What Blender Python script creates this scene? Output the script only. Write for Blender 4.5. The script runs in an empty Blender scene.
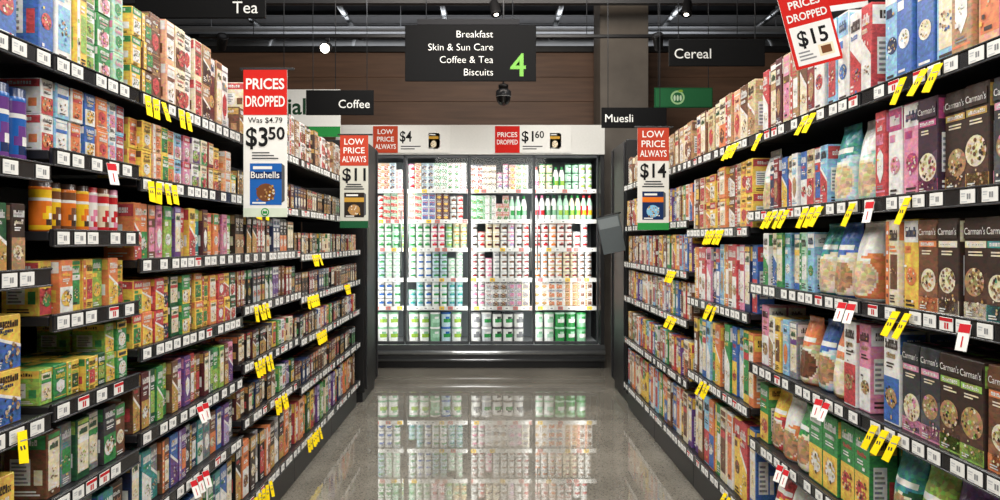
import bpy, math, random
import numpy as np
from mathutils import Vector, Matrix, Euler
random.seed(7)
SC=bpy.context.scene
COL=SC.collection
try:
    SC.view_settings.view_transform='Standard'
except Exception: pass

# ------------------------------------------------------------------ colours
HEX=dict(red='c0222a',dark_red='861821',maroon='571b22',orange='df7422',yellow='ecc022',gold='c0943c',lime='93b843',green='2d8f46',dark_green='1b5534',
 teal='2a9090',light_blue='82bcdc',blue='1f5fae',navy='182d58',purple='663a84',lilac='ad9cc8',pink='dc84a4',magenta='b82c72',white='e8e8e4',cream='e6dabb',
 beige='cfb98c',tan='b08658',brown='70452a',dark_brown='38261f',black='161618',grey='85878a',dark_grey='393b3f',silver='bfc3c6',mint='acd8bc',peach='e6aa80',
 soft_green='86b894',soft_red='c4726a',pale_blue='bcd4de',plum='3e2436',chestnut='523224')
def lin(h):
    h=HEX.get(h,h)
    r=[int(h[i:i+2],16)/255 for i in (0,2,4)]
    return tuple((c/12.92 if c<=0.04045 else ((c+0.055)/1.055)**2.4) for c in r)+(1.0,)

# ------------------------------------------------------------------ materials
def newmat(name):
    m=bpy.data.materials.new(name); m.use_nodes=True
    nt=m.node_tree; b=nt.nodes['Principled BSDF']; return m,nt,b
def colmat(name,rough,metal=0,noise=0.12,scale=45,coat=0,print_=0,ps=110,bump=0):
    m,nt,b=newmat(name)
    a=nt.nodes.new('ShaderNodeAttribute'); a.attribute_name='Col'
    tc=nt.nodes.new('ShaderNodeTexCoord'); n=nt.nodes.new('ShaderNodeTexNoise'); n.inputs['Scale'].default_value=scale
    nt.links.new(tc.outputs['Object'],n.inputs['Vector'])
    mr=nt.nodes.new('ShaderNodeMapRange'); mr.inputs['From Min'].default_value=0.3; mr.inputs['From Max'].default_value=0.7
    mr.inputs['To Min'].default_value=1-noise; mr.inputs['To Max'].default_value=1+noise*0.3
    nt.links.new(n.outputs['Fac'],mr.inputs['Value'])
    src=a.outputs['Color']
    if print_:
        v=nt.nodes.new('ShaderNodeTexVoronoi'); v.inputs['Scale'].default_value=ps
        mp=nt.nodes.new('ShaderNodeMapping'); mp.inputs['Scale'].default_value=(1,1,1.6)
        nt.links.new(tc.outputs['Object'],mp.inputs[0]); nt.links.new(mp.outputs[0],v.inputs['Vector'])
        mi=nt.nodes.new('ShaderNodeMix'); mi.data_type='RGBA'; mi.blend_type='OVERLAY'; mi.inputs['Factor'].default_value=print_
        nt.links.new(src,mi.inputs['A']); nt.links.new(v.outputs['Color'],mi.inputs['B'])
        hs=nt.nodes.new('ShaderNodeHueSaturation'); hs.inputs['Saturation'].default_value=.9; nt.links.new(mi.outputs['Result'],hs.inputs['Color']); src=hs.outputs['Color']
    mx=nt.nodes.new('ShaderNodeVectorMath'); mx.operation='SCALE'
    nt.links.new(src,mx.inputs[0]); nt.links.new(mr.outputs['Result'],mx.inputs['Scale'])
    nt.links.new(mx.outputs['Vector'],b.inputs['Base Color'])
    b.inputs['Roughness'].default_value=rough; b.inputs['Metallic'].default_value=metal
    b.inputs['Coat Weight'].default_value=coat
    if bump:
        nb=nt.nodes.new('ShaderNodeTexNoise'); nb.inputs['Scale'].default_value=28; nb.inputs['Detail'].default_value=3; nt.links.new(tc.outputs['Object'],nb.inputs['Vector'])
        bp=nt.nodes.new('ShaderNodeBump'); bp.inputs['Strength'].default_value=bump; bp.inputs['Distance'].default_value=.02; nt.links.new(nb.outputs['Fac'],bp.inputs['Height']); nt.links.new(bp.outputs[0],b.inputs['Normal'])
    return m
M_CARD=colmat('printed_card',0.42,noise=.22,print_=.32)
M_GLOSS=colmat('glossy_plastic',0.25)
M_METAL=colmat('painted_metal',0.45,0.1,0.06,12)
M_CHROME=colmat('brushed_metal',0.3,0.9,0.06,20)
M_PAPER=colmat('matte_paper',0.8,0,0.03); M_PAPER.node_tree.nodes['Principled BSDF'].inputs['Specular IOR Level'].default_value=.15
MATS=[M_CARD,M_GLOSS,M_METAL,M_CHROME,M_PAPER]
def emis(name,col,s):
    m,nt,b=newmat(name); b.inputs['Base Color'].default_value=col
    b.inputs['Emission Color'].default_value=col; b.inputs['Emission Strength'].default_value=s
    return m
M_LED=emis('led_white',(0.9,0.96,1,1),2.5); MATS.append(M_LED)   #5
M_LAMP=emis('lamp_warm',(1,0.9,0.75,1),12.0); MATS.append(M_LAMP) #6
def glassmat():
    m=bpy.data.materials.new('door_glass'); m.use_nodes=True; nt=m.node_tree; nt.nodes.clear()
    o=nt.nodes.new('ShaderNodeOutputMaterial'); t=nt.nodes.new('ShaderNodeBsdfTransparent'); g=nt.nodes.new('ShaderNodeBsdfGlossy')
    t.inputs['Color'].default_value=(0.96,0.97,0.97,1); g.inputs['Roughness'].default_value=0.03
    f=nt.nodes.new('ShaderNodeFresnel'); f.inputs['IOR'].default_value=1.25
    mx=nt.nodes.new('ShaderNodeMixShader'); nt.links.new(f.outputs[0],mx.inputs[0]); nt.links.new(t.outputs[0],mx.inputs[1]); nt.links.new(g.outputs[0],mx.inputs[2])
    nt.links.new(mx.outputs[0],o.inputs[0]); return m
M_GLASS=glassmat(); MATS.append(M_GLASS) #7
MATS.append(colmat('pouch_film',0.3,noise=.15,print_=.4,ps=75,bump=.35)) #8
CARD,GLOSS,METAL,CHROME,PAPER,LED,LAMP,GLASS,FILM=range(9)

# ------------------------------------------------------------------ text cache
TC={}
def textgeo(s,bold=0.012):
    k=(s,bold)
    if k in TC: return TC[k]
    c=bpy.data.curves.new('tmp','FONT'); c.body=s; c.size=1; c.offset=bold; c.resolution_u=3
    o=bpy.data.objects.new('tmp',c); COL.objects.link(o)
    dg=bpy.context.evaluated_depsgraph_get()
    me=bpy.data.meshes.new_from_object(o.evaluated_get(dg))
    v=[(p.co.x,p.co.y) for p in me.vertices]; f=[tuple(p.vertices) for p in me.polygons]
    bpy.data.objects.remove(o); bpy.data.curves.remove(c); bpy.data.meshes.remove(me)
    if not v: v=[(0,0)]
    x0=min(a[0] for a in v); x1=max(a[0] for a in v)
    v=[(a[0]-x0,a[1]) for a in v]
    TC[k]=(v,f,x1-x0); return TC[k]

# ------------------------------------------------------------------ mesh builder
class MB:
    def __init__(s): s.v=[]; s.f=[]; s.c=[]; s.m=[]; s.s=[]
    def face(s,pts,col,mat=0,smooth=False):
        b=len(s.v); s.v+= [tuple(p) for p in pts]; s.f.append(tuple(range(b,b+len(pts))))
        s.c.append(lin(col) if isinstance(col,str) else col); s.m.append(mat); s.s.append(smooth)
    def cbox(s,lo,hi,col,mat=0,ch=0.0015):
        col=lin(col) if isinstance(col,str) else col
        lo=Vector(lo);hi=Vector(hi); c=(lo+hi)/2; h=(hi-lo)/2
        ch=min(ch,min(h)*0.45)
        idx={}
        for sx in(-1,1):
            for sy in(-1,1):
                for sz in(-1,1):
                    for a in range(3):
                        sg=(sx,sy,sz)
                        p=[c[i]+sg[i]*(h[i] if i==a else h[i]-ch) for i in range(3)]
                        idx[(sx,sy,sz,a)]=len(s.v); s.v.append(tuple(p))
        def add(l):
            P=[Vector(s.v[i]) for i in l]
            n=(P[1]-P[0]).cross(P[2]-P[0]); ctr=sum(P,Vector())/len(P)-c
            if n.dot(ctr)<0: l=l[::-1]
            s.f.append(tuple(l)); s.c.append(col); s.m.append(mat); s.s.append(False)
        for a in range(3):
            b,d=(a+1)%3,(a+2)%3
            for sg in(-1,1):
                l=[]
                for (p,q) in((-1,-1),(1,-1),(1,1),(-1,1)):
                    k=[0,0,0]; k[a]=sg;k[b]=p;k[d]=q; l.append(idx[(*k,a)])
                add(l)
            for p in(-1,1):
                for q in(-1,1):
                    k0=[0,0,0];k0[a]=-1;k0[b]=p;k0[d]=q; k1=list(k0);k1[a]=1
                    add([idx[(*k0,b)],idx[(*k1,b)],idx[(*k1,d)],idx[(*k0,d)]])
        for sx in(-1,1):
            for sy in(-1,1):
                for sz in(-1,1): add([idx[(sx,sy,sz,a)] for a in range(3)])
    def lathe(s,prof,cols,n=14,cx=0,cy=0,sx=1,sy=1,mat=GLOSS,cap=True,z0=0):
        rings=[]
        for (r,z) in prof:
            b=len(s.v); rings.append(b)
            for i in range(n):
                a=2*math.pi*(i+.5)/n; s.v.append((cx+r*sx*math.cos(a),cy+r*sy*math.sin(a),z+z0))
        for k in range(len(prof)-1):
            cc=cols[k]
            for i in range(n):
                j=(i+1)%n
                c=cc(i/n) if callable(cc) else cc
                s.f.append((rings[k]+i,rings[k]+j,rings[k+1]+j,rings[k+1]+i)); s.c.append(lin(c) if isinstance(c,str) else c); s.m.append(mat); s.s.append(True)
        if cap:
            s.f.append(tuple(rings[0]+i for i in range(n))[::-1]); s.f.append(tuple(rings[-1]+i for i in range(n)))
            for c in(cols[0],cols[-1]):
                c=c(0) if callable(c) else c
                s.c.append(lin(c) if isinstance(c,str) else c); s.m.append(mat); s.s.append(False)
    def tube(s,p0,p1,r,col,mat=METAL,n=8):
        p0=Vector(p0);p1=Vector(p1); d=(p1-p0); L=d.length; q=d.to_track_quat('Z','Y').to_matrix()
        t=MB(); t.lathe([(r,0),(r,L)],[col],n=n,mat=mat)
        s.merge(t,lambda p:p0+q@Vector(p))
    def merge(s,t,fn):
        b=len(s.v); s.v+=[tuple(fn(p)) for p in t.v]; s.f+=[tuple(i+b for i in f) for f in t.f]; s.c+=t.c; s.m+=t.m; s.s+=t.s
    def rect(s,x0,z0,x1,z1,y,col,mat=PAPER):
        s.face([(x0,y,z0),(x1,y,z0),(x1,y,z1),(x0,y,z1)],col,mat)
    def disc(s,x,z,r,y,col,mat=PAPER,n=16,rz=None):
        rz=rz or r
        s.face([(x+r*math.cos(2*math.pi*i/n),y,z+rz*math.sin(2*math.pi*i/n)) for i in range(n)],col,mat)
    def text(s,t,x,z,size,y,col,align='C',maxw=None,bold=0.012,mat=PAPER,fn=None):
        v,f,w=textgeo(t,bold); sx=size
        if maxw and w*size>maxw: sx=maxw/w
        off={'L':0,'C':-w*sx/2,'R':-w*sx}[align]
        b=len(s.v)
        for p in v:
            q=(x+off+p[0]*sx,y,z+p[1]*size); s.v.append(fn(q) if fn else q)
        c=lin(col) if isinstance(col,str) else col
        for k in f: s.f.append(tuple(i+b for i in k)); s.c.append(c); s.m.append(mat); s.s.append(False)
    def mesh(s,name):
        me=bpy.data.meshes.new(name); me.from_pydata(s.v,[],s.f)
        used=sorted(set(s.m)); mp={u:i for i,u in enumerate(used)}
        for u in used: me.materials.append(MATS[u])
        me.polygons.foreach_set('material_index',[mp[x] for x in s.m])
        me.polygons.foreach_set('use_smooth',s.s)
        at=me.color_attributes.new('Col','FLOAT_COLOR','CORNER')
        arr=np.concatenate([np.tile(np.array(c,dtype=np.float32),len(f)) for c,f in zip(s.c,s.f)])
        at.data.foreach_set('color',arr); me.update(); return me
class LM(MB):
    def __init__(s): super().__init__(); s.lines=[]
    def text(s,*a,**k):
        m=MB(); m.text(*a,**k); s.lines.append(m)

WL={}
def obj(name,data,loc,parent=None,rot=(0,0,0),**kw):
    o=bpy.data.objects.new(name,data); COL.objects.link(o)
    if data is None: o.empty_display_size=0.1
    loc=Vector(loc); WL[o.name]=loc
    if parent: o.parent=parent; o.location=loc-WL[parent.name] if not kw.get('local') else loc
    else: o.location=loc
    o.rotation_euler=rot
    for k,v in kw.items():
        if k!='local': o[k]=v
    return o
def top(name,data,loc,label,cat,rot=(0,0,0),**kw): return obj(name,data,loc,None,rot,label=label,category=cat,**kw)

# ------------------------------------------------------------------ product meshes (front = -Y, origin bottom centre)
def fr(w,h,d,f):
    if f=='F': return Vector((-w/2,-d/2,0)),Vector((w,0,0)),Vector((0,0,h)),Vector((0,-1,0))
    if f=='R': return Vector((w/2,-d/2,0)),Vector((0,d,0)),Vector((0,0,h)),Vector((1,0,0))
    if f=='L': return Vector((-w/2,d/2,0)),Vector((0,-d,0)),Vector((0,0,h)),Vector((-1,0,0))
    return Vector((-w/2,-d/2,h)),Vector((w,0,0)),Vector((0,d,0)),Vector((0,0,1))
def carton(w,h,d,base,acc,pic,style,text,rnd):
    m=MB(); m.cbox((-w/2,-d/2,0),(w/2,d/2,h),base,CARD,0.0018)
    def P(f,pts,col,l=1):
        o,u,v,n=fr(w,h,d,f); m.face([o+u*a+v*b+n*0.0004*l for a,b in pts],col,CARD)
    def R(f,a,b,c,e,col,l=1): P(f,[(a,b),(c,b),(c,e),(a,e)],col,l)
    def D(f,a,b,r,col,l=1,n=14):
        o,u,v,nn=fr(w,h,d,f); P(f,[(a+r/u.length*math.cos(2*math.pi*i/n),b+r/v.length*math.sin(2*math.pi*i/n)) for i in range(n)],col,l)
    def lines(f,a,b,c,e,k,col,l=3):
        for i in range(k):
            y=b+(e-b)*i/k; R(f,a,y,a+(c-a)*rnd.uniform(.6,1),y+(e-b)/k*.5,col,l)
    def title(f,a,b,c,e,col,l=3):
        x=a
        while x<c-.03:
            ww=rnd.uniform(.035,.075); lo=rnd.choice([0,0,.3])
            R(f,x,b,min(c,x+ww),e-(e-b)*lo,col,l)
            if rnd.random()<.6: R(f,x+ww*.35,b+(e-b)*.25,min(c,x+ww*.7),b+(e-b)*.55,base if f=='F' else acc,l+1)
            x+=ww+.02
    def food(f,a,b,r,l=3,k=16,sz=1):
        for i in range(k):
            t=rnd.uniform(0,6.28); q=r*math.sqrt(rnd.uniform(0,.8)); o,u,v,nn=fr(w,h,d,f)
            D(f,a+q/u.length*math.cos(t),b+q/v.length*math.sin(t),r*rnd.uniform(.08,.18)*sz,rnd.choice([acc,pic,'tan','cream','brown','gold','dark_brown','beige']),l+ (i%2),6)
    light=sum(lin(base)[:3])>1.2
    ink='dark_brown' if light else 'white'
    r=min(w,h)
    if text and style==1:
        R('F',.06,.7,.94,.765,acc,3); title('F',.15,.715,.85,.75,'white',4); lines('F',.2,.62,.8,.68,2,'cream')
        R('F',.0,.0,1,.16,acc,1); yb=rnd.uniform(.28,.4); rr=r*rnd.uniform(.36,.46)
        P('F',[(.02,.02),(.98,.02),(.98,rnd.uniform(.3,.5)),(.02,rnd.uniform(.2,.42))],brownish(base),1)
        D('F',rnd.uniform(.42,.58),yb,rr,'tan' if rnd.random()<.5 else 'cream',2,18); food('F',.5,yb,rr*.95,3,40)
        food('F',.5,.12,r*.42,5,14,.7); lines('F',.12,.03,.5,.08,2,'white',6)
    elif style==0:
        R('F',.02,.74,.98,.98,acc); title('F',.14,.80,.86,.91,'white' if sum(lin(acc)[:3])<1.3 else 'navy')
        if rnd.random()<.5: R('F',.12,.14,.88,.58,pic,1); food('F',.5,.36,r*.38,3,22)
        else: D('F',.5,.36,r*.36,pic,2); food('F',.5,.36,r*.32,3,22)
        lines('F',.15,.03,.85,.12,2,ink); R('F',.1,.62,.5,.7,pic,2)
    elif style==1:
        R('F',.02,.02,.98,.5,acc,1)
        title('F',.12,.8,.9,.9,ink); title('F',.2,.7,.8,.75,pic); lines('F',.2,.6,.8,.67,2,ink)
        q=rnd.uniform(.35,.65); D('F',q,.28,r*.34,pic,3,18); food('F',.5,.29,r*.42,4,30)
    elif style==2:
        P('F',[(.02,.02),(.98,.02),(.98,.38),(.02,.6)],acc); P('F',[(.02,.6),(.98,.38),(.98,.44),(.02,.66)],'white',2)
        title('F',.12,.78,.88,.9,ink); title('F',.12,.69,.7,.74,pic); food('F',.6,.28,r*.34,4,24); lines('F',.08,.06,.4,.2,3,'white',3)
    elif style==3:
        R('F',.02,.02,.3,.98,acc); title('F',.36,.76,.92,.88,ink); lines('F',.38,.63,.9,.72,2,acc); R('F',.38,.2,.92,.6,pic,1); food('F',.65,.4,r*.24,3,16); lines('F',.38,.05,.9,.15,3,ink)
        D('F',.16,.85,r*.09,'white',2)
        for i in range(6): R('F',.08,.1+i*.1,.22,.14+i*.1,'white' if i%2 else pic,2)
    elif style==4:
        R('F',.1,.12,.9,.88,'cream' if not light else acc); R('F',.1,.6,.9,.7,pic,2); title('F',.2,.74,.8,.83,'dark_green' if not light else 'white'); food('F',.5,.36,r*.3,3,18); lines('F',.25,.14,.75,.2,1,ink)
        R('F',.1,.9,.9,.97,acc,2)
    else:
        R('F',.06,.9,.94,.92,acc); R('F',.06,.08,.94,.1,acc); title('F',.16,.62,.84,.74,acc); title('F',.25,.78,.75,.84,ink); P('F',[(.2,.3),(.5,.18),(.8,.3),(.8,.5),(.5,.58),(.2,.5)],pic,2); food('F',.5,.36,r*.18,3,10); lines('F',.2,.12,.8,.17,2,'grey')
    for k in range(4 if not text else 0):
        a,b=rnd.uniform(.06,.7),rnd.uniform(.05,.9); R('F',a,b,a+rnd.uniform(.06,.2),b+rnd.uniform(.015,.04),rnd.choice([acc,pic,ink,'white','yellow']),6)
    if text:
        R('F',.03,.79,.97,.95,base,7)
        m.text(text,0,h*.83,min(h*.12,w*.28),-d/2-.0034,'white' if not light else 'navy',maxw=w*.86,mat=CARD,bold=0)
    for f in 'LR':
        R(f,.03,.76,.97,.97,acc); title(f,.2,.82,.8,.91,'white' if sum(lin(acc)[:3])<1.3 else 'dark_brown',2); R(f,.14,.22,.62,.62,'white',1); lines(f,.18,.25,.58,.6,6,'grey',2); R(f,.7,.22,.9,.45,pic,1)
        lines(f,.15,.06,.85,.16,2,ink,1)
    R('T',.03,.495,.97,.505,'dark_grey',1); R('T',.15,.6,.85,.9,acc,1)
    return m
def brownish(b): return {'dark_brown':'54392b','brown':'8a5a38','maroon':'74343a','plum':'5c4054','chestnut':'7a5038','dark_grey':'54565a'}.get(b,b)
def jar(w,h,d,base,acc,pic,style,text,rnd):
    m=MB(); r=w/2
    if style==9:
        m.lathe([(r*.94,0),(r,.004),(r,h*.12),(r,h*.24),(r,h*.36),(r,h*.5),(r,h*.6),(r,h*.66),(r,h*.82),(r,h*.88),(r*.97,h*.885),(r*.97,h*.99),(r*.9,h)],
          [base,acc,lambda t:(pic if .62<t<.88 else base),lambda t:('white' if .66<t<.84 else (acc if .55<t<.95 else base)),lambda t:(acc if .6<t<.95 else base),base,'white',acc,base,pic,pic,pic],n=20)
    else:
        lab=lambda t:('white' if .6<t<.9 else acc)
        m.lathe([(r*.9,0),(r*.98,h*.04),(r,h*.12),(r,h*.34),(r,h*.5),(r*.98,h*.66),(r*.7,h*.76),(r*.7,h*.79),(r*.8,h*.795),(r*.8,h*.98),(r*.76,h)],
          [base,base,acc,lab,acc,base,base,base,pic,pic],n=16)
    return m
def bottle(w,h,d,base,acc,pic,style,text,rnd):
    m=MB(); r=w/2
    m.lathe([(r*.9,0),(r,h*.03),(r,h*.2),(r,h*.4),(r,h*.58),(r*.98,h*.66),(r*.6,h*.84),(r*.42,h*.88),(r*.48,h*.89),(r*.48,h)],
      [base,base,lambda t:(pic if .6<t<.9 else acc),lambda t:('white' if .6<t<.9 else acc),base,base,base,acc,acc],n=14); return m
def tub(w,h,d,base,acc,pic,style,text,rnd):
    m=MB(); r=w/2
    m.lathe([(r*.86,0),(r*.88,h*.03),(r*.9,h*.3),(r*.93,h*.55),(r*.95,h*.7),(r*.97,h*.86),(r,h*.87),(r,h*.96),(r*.94,h)],
      [base,base,lambda t:(pic if .6<t<.9 else base),lambda t:(acc if .66<t<.84 else base),base,base,acc,acc],n=14); return m
def pouch(w,h,d,base,acc,pic,style,text,rnd):
    m=MB(); n=48; lv=list(np.linspace(0,1,31))
    T=np.interp(lv,[0,.04,.15,.3,.5,.64,.76,.87,.93,1],[.78,.95,1,.99,.9,.76,.56,.3,.08,.05]); W_=np.interp(lv,[0,.05,.3,.6,.85,1],[.93,.98,.955,.95,.97,1])
    jit=rnd.uniform(0,6); rings=[]
    for k,v in enumerate(lv):
        b=len(m.v); rings.append(b); cr=.03+.05*max(0,v-.6)
        for i in range(n):
            a=2*math.pi*(i+.5)/n; c,s_=math.cos(a),math.sin(a)
            x=math.copysign(abs(c)**.8,c)*w/2*W_[k]; y=math.copysign(abs(s_)**.85,s_)*d/2*T[k]*(1+.05*math.sin(2*a+v*5+jit)+cr*math.sin(7*a+v*9+jit)+cr*math.sin(11*a-v*6))
            m.v.append((x,y,h*v+ (h*.008*math.sin(c*3+jit) if v>.9 else 0)*(0 if v==1 else 1)))
    up=rnd.uniform(.26,.34); wx=rnd.uniform(.7,.95)
    for k in range(len(lv)-1):
        v=(lv[k]+lv[k+1])/2
        for i in range(n):
            j=(i+1)%n; t=((i+1)/n); u=(t-.76)/.19
            c=base; e=(u/wx)**2+((v-up)/.2)**2
            if v>.92: c=acc
            elif v>.56+.04*math.sin(u*2): c=acc
            if abs(u)<.75 and .64<v<.71: c='white'
            if abs(u)<.5 and .75<v<.78: c='cream'
            if e<1: c=pic
            elif e<1.25: c='cream'
            if v<.05: c=acc
            if abs(u)<.6 and .47<v<.53 and e>1.25: c='white'
            m.f.append((rings[k]+i,rings[k]+j,rings[k+1]+j,rings[k+1]+i)); m.c.append(lin(c)); m.m.append(FILM); m.s.append(True)
    m.f.append(tuple(rings[0]+i for i in range(n))[::-1]); m.c.append(lin(base)); m.m.append(FILM); m.s.append(False)
    m.f.append(tuple(rings[-1]+i for i in range(n))); m.c.append(lin(acc)); m.m.append(FILM); m.s.append(False)
    return m
SHAPE=dict(c=carton,j=jar,b=bottle,t=tub,p=pouch)
VAR={}
def variant(kind,shape,w,h,d,cs,style,alt=0):
    key=(kind,shape,round(w,3),round(h,3),round(d,3),cs,style,alt)
    if key in VAR: return VAR[key]
    rnd=random.Random(sum(ord(c)*(i+3) for i,c in enumerate(kind+cs))+alt*77+int(w*1000))
    t=None; cc=cs
    if '|' in cs: cc,t=cs.split('|')
    b,a,p=cc.split('/')
    st=style if style is not None else rnd.randrange(6)
    mb=SHAPE[shape](w,h,d,b,a,p,st,t,rnd); me=mb.mesh(kind)
    words=kind.replace('_',' ')
    lab=f"{b.replace('_',' ')} {words} with {a.replace('_',' ')} printing standing on a shelf"
    VAR[key]=(me,mb,lab,kind); return VAR[key]
PL={}
def place(var,loc,rz):
    dist=math.sqrt(loc[0]**2+loc[1]**2)
    PL.setdefault(var[3],[]).append((dist,var,loc,rz))

EDGE={-1:1.03,1:1.05}
def E(kind,shape,w,h,d,cols,n=2,st=1,style=None): return (kind,shape,w,h,d,cols.split(),n,st,style)
def fill(side,y0,y1,z,clear,spec):
    seq=[]
    for e in spec:
        for c in e[5]: seq.append((e,c))
    y=y0+.012; i=0; edge=EDGE[side]
    while True:
        e,c=seq[i%len(seq)]; alt=(i if '|' in c else i//len(seq))%3; i+=1
        kind,sh,w,h,d,_,n,st,style=e
        h=min(h,clear*.95)
        if sh=='c' and '|' not in c: h*=(1,.94,.98)[alt]; w=w*(1,.92,1.08)[(i+alt)%3]
        s=max(1,min(st,int(clear/h)))
        v=variant(kind,sh,w,h,d,c,style,alt)
        if y+w>y1-.006: break
        setb=random.uniform(0,.018)
        for k in range(n):
            if y+w>y1-.006: break
            yc=y+w/2; s2=s if random.random()<.85 else max(1,s-1)
            lim=.69 if side<0 else .715
            if edge/(yc+w/2)<lim:
                rws=1
                if z+s2*h<1.24 and yc<3.6 and 2*d+.03<.4: rws=2
                for r in range(rws):
                    for q in range(s2):
                        jx=random.uniform(0,.006)
                        place(v,(side*(edge+.006+setb+d/2+r*(d+.008)+jx),yc+random.uniform(-.001,.001),z+q*h+.0005),(-side)*math.pi/2+math.radians(random.uniform(-.8,.8)))
            y+=w+.004
        y+=.002

# ---------------- shelf specification
LT='tea_box'; CJ='coffee_jar'; CB='coffee_box'; BI='biscuit_box'; SB='snack_bar_box'; TN='drink_powder_tin'
DKC="dark_brown/gold/red black/gold/brown brown/cream/dark_brown maroon/gold/cream black/red/white dark_brown/orange/gold navy/gold/white black/silver/green dark_brown/cream/tan"
dk=lambda: E(CB,'c',.06,.13,.1,DKC,2,1)
mixt="orange/yellow/green dark_red/white/gold green/lime/white purple/lilac/white yellow/red/green red/yellow/white navy/white/gold cream/green/brown peach/orange/white dark_green/yellow/white brown/tan/white white/blue/red"
def shuf(e):
    l=list(e[5]); random.shuffle(l); return e[:5]+(l,)+e[6:]
L=[]
L.append((1.2,1.68,[
 (1.73,[E('milk_drink_carton','c',.075,.25,.1,"blue/white/red light_blue/blue/white blue/light_blue/white white/blue/light_blue",1,1,0)]),
 (1.47,[E(TN,'j',.06,.17,.06,"navy/blue/light_blue blue/purple/navy",4,1,9),E('sugar_box','c',.05,.09,.12,"light_blue/white/blue blue/white/purple",1,2,2)]),
 (1.23,[E(CB,'c',.055,.15,.1,"dark_brown/green/cream chestnut/orange/white dark_green/gold/white",2,1),E(CB,'c',.05,.15,.1,"dark_brown/tan/cream maroon/gold/cream purple/white/gold dark_brown/gold/red",1,1)]),
 (.895,[E(BI,'c',.1,.12,.14,"brown/orange/cream orange/yellow/dark_brown yellow/orange/brown yellow/blue/navy",1,2,2)]),
 (.60,[E(BI,'c',.09,.2,.14,"yellow/blue/white orange/brown/cream yellow/navy/red",1,1)]),(.2,[E(BI,'c',.1,.3,.14,"teal/blue/white light_blue/teal/white",2,1)])]))
L.append((1.68,2.10,[
 (1.73,[E('milk_drink_carton','c',.06,.25,.1,"blue/white/red white/blue/light_blue",1,1,0),E('sugar_box','c',.045,.24,.1,"yellow/white/lime",1,1,3),E('sugar_box','c',.055,.09,.1,"white/green/lime green/white/pink mint/pink/green white/pink/green",1,3)]),
 (1.51,[E(SB,'c',.05,.085,.1,"white/red/orange light_blue/white/blue white/orange/red blue/white/yellow orange/white/red white/light_blue/pink light_blue/red/white",1,2)]),
 (1.32,[E(TN,'j',.048,.12,.048,"orange/yellow/dark_brown yellow/brown/dark_brown orange/brown/dark_brown yellow/orange/dark_brown",1,1,9),E(TN,'j',.046,.12,.046,"white/pink/red cream/red/brown white/red/pink white/orange/red",1,1,9)]),
 (1.12,[E(LT,'c',.05,.13,.09,"yellow/red/green orange/white/yellow yellow/green/white yellow/orange/red lime/green/yellow orange/yellow/white",1,1)]),
 (.91,[E(LT,'c',.05,.085,.09,"lime/yellow/green green/yellow/white yellow/lime/dark_green yellow/green/red dark_green/yellow/lime",1,2)]),
 (.69,[E(LT,'c',.06,.155,.1,"brown/green/cream grey/teal/green dark_green/lime/white grey/white/green dark_grey/green/white",1,1)]),
 (.45,[E(LT,'c',.07,.18,.1,"teal/blue/white dark_brown/tan/red grey/white/lime",1,1)]),(.2,[E(LT,'c',.08,.19,.1,"blue/white/red brown/tan/white",1,1)])]))
L.append((2.10,2.98,[
 (1.73,[E('sugar_box','c',.06,.085,.1,"yellow/green/white brown/yellow/green",1,3),E('cup_sachet_box','c',.07,.14,.12,"brown/tan/red peach/white/brown cream/brown/red white/dark_brown/red cream/red/brown tan/dark_brown/white",1,2),E(CB,'c',.065,.26,.14,"maroon/white/gold tan/brown/white white/grey/red",1,1),E('cup_sachet_box','c',.065,.085,.12,"cream/brown/red white/tan/red dark_brown/cream/red tan/brown/white",1,3)]),
 (1.48,[E(LT,'c',.055,.09,.09,"yellow/orange/red yellow/brown/white peach/white/orange yellow/green/white white/orange/lime light_blue/white/pink pink/red/white white/purple/lime cream/green/red dark_red/gold/white",1,2)]),
 (1.24,[E(LT,'c',.05,.17,.09,"orange/red/yellow orange/green/white brown/orange/pink pink/magenta/white lime/green/white purple/lilac/white red/gold/white yellow/red/white teal/lime/white maroon/gold/white",1,1)]),
 (.98,[E(LT,'c',.06,.1,.09,"yellow/red/green orange/yellow/white red/yellow/white yellow/red/navy dark_green/white/red green/yellow/white brown/gold/white yellow/orange/green",1,2)]),
 (.73,[E(LT,'c',.045,.17,.09,"brown/gold/red maroon/gold/white dark_green/white/lime green/lime/white lime/green/white brown/gold/cream pink/purple/white purple/pink/white red/green/white",1,1)]),
 (.49,[E(LT,'c',.055,.17,.09,"navy/gold/white teal/white/green grey/teal/white brown/orange/cream blue/purple/white purple/lilac/orange dark_grey/silver/white",1,1)]),
 (.2,[E(LT,'c',.07,.22,.1,"teal/navy/white blue/white/green dark_brown/gold/white green/white/lime",1,1)])]))
rst=lambda:[shuf(E(CB,'c',.05,.12,.1,DKC,1,2)),shuf(E(LT,'c',.055,.12,.1,mixt,1,2))]
L.append((2.98,3.88,[(1.73,[E('cup_sachet_box','c',.08,.12,.12,"brown/gold/tan cream/red/brown black/gold/white white/red/tan tan/brown/white dark_brown/cream/red",1,2)]),
 (1.46,[shuf(dk())]),(1.24,[E(CB,'c',.055,.17,.1,"dark_brown/tan/cream black/gold/red brown/red/white dark_brown/cream/orange navy/silver/white black/orange/white",2,1)]),
 (1.02,[shuf(E(LT,'c',.045,.15,.09,"dark_green/white/lime black/gold/red brown/tan/white dark_red/gold/white purple/white/lilac dark_grey/silver/red black/green/gold",2,1))]),
 (.78,rst()),(.55,rst()),(.2,[E(BI,'c',.07,.24,.12,"black/gold/red orange/white/brown dark_brown/gold/cream grey/white/navy",1,1)])]))
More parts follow.
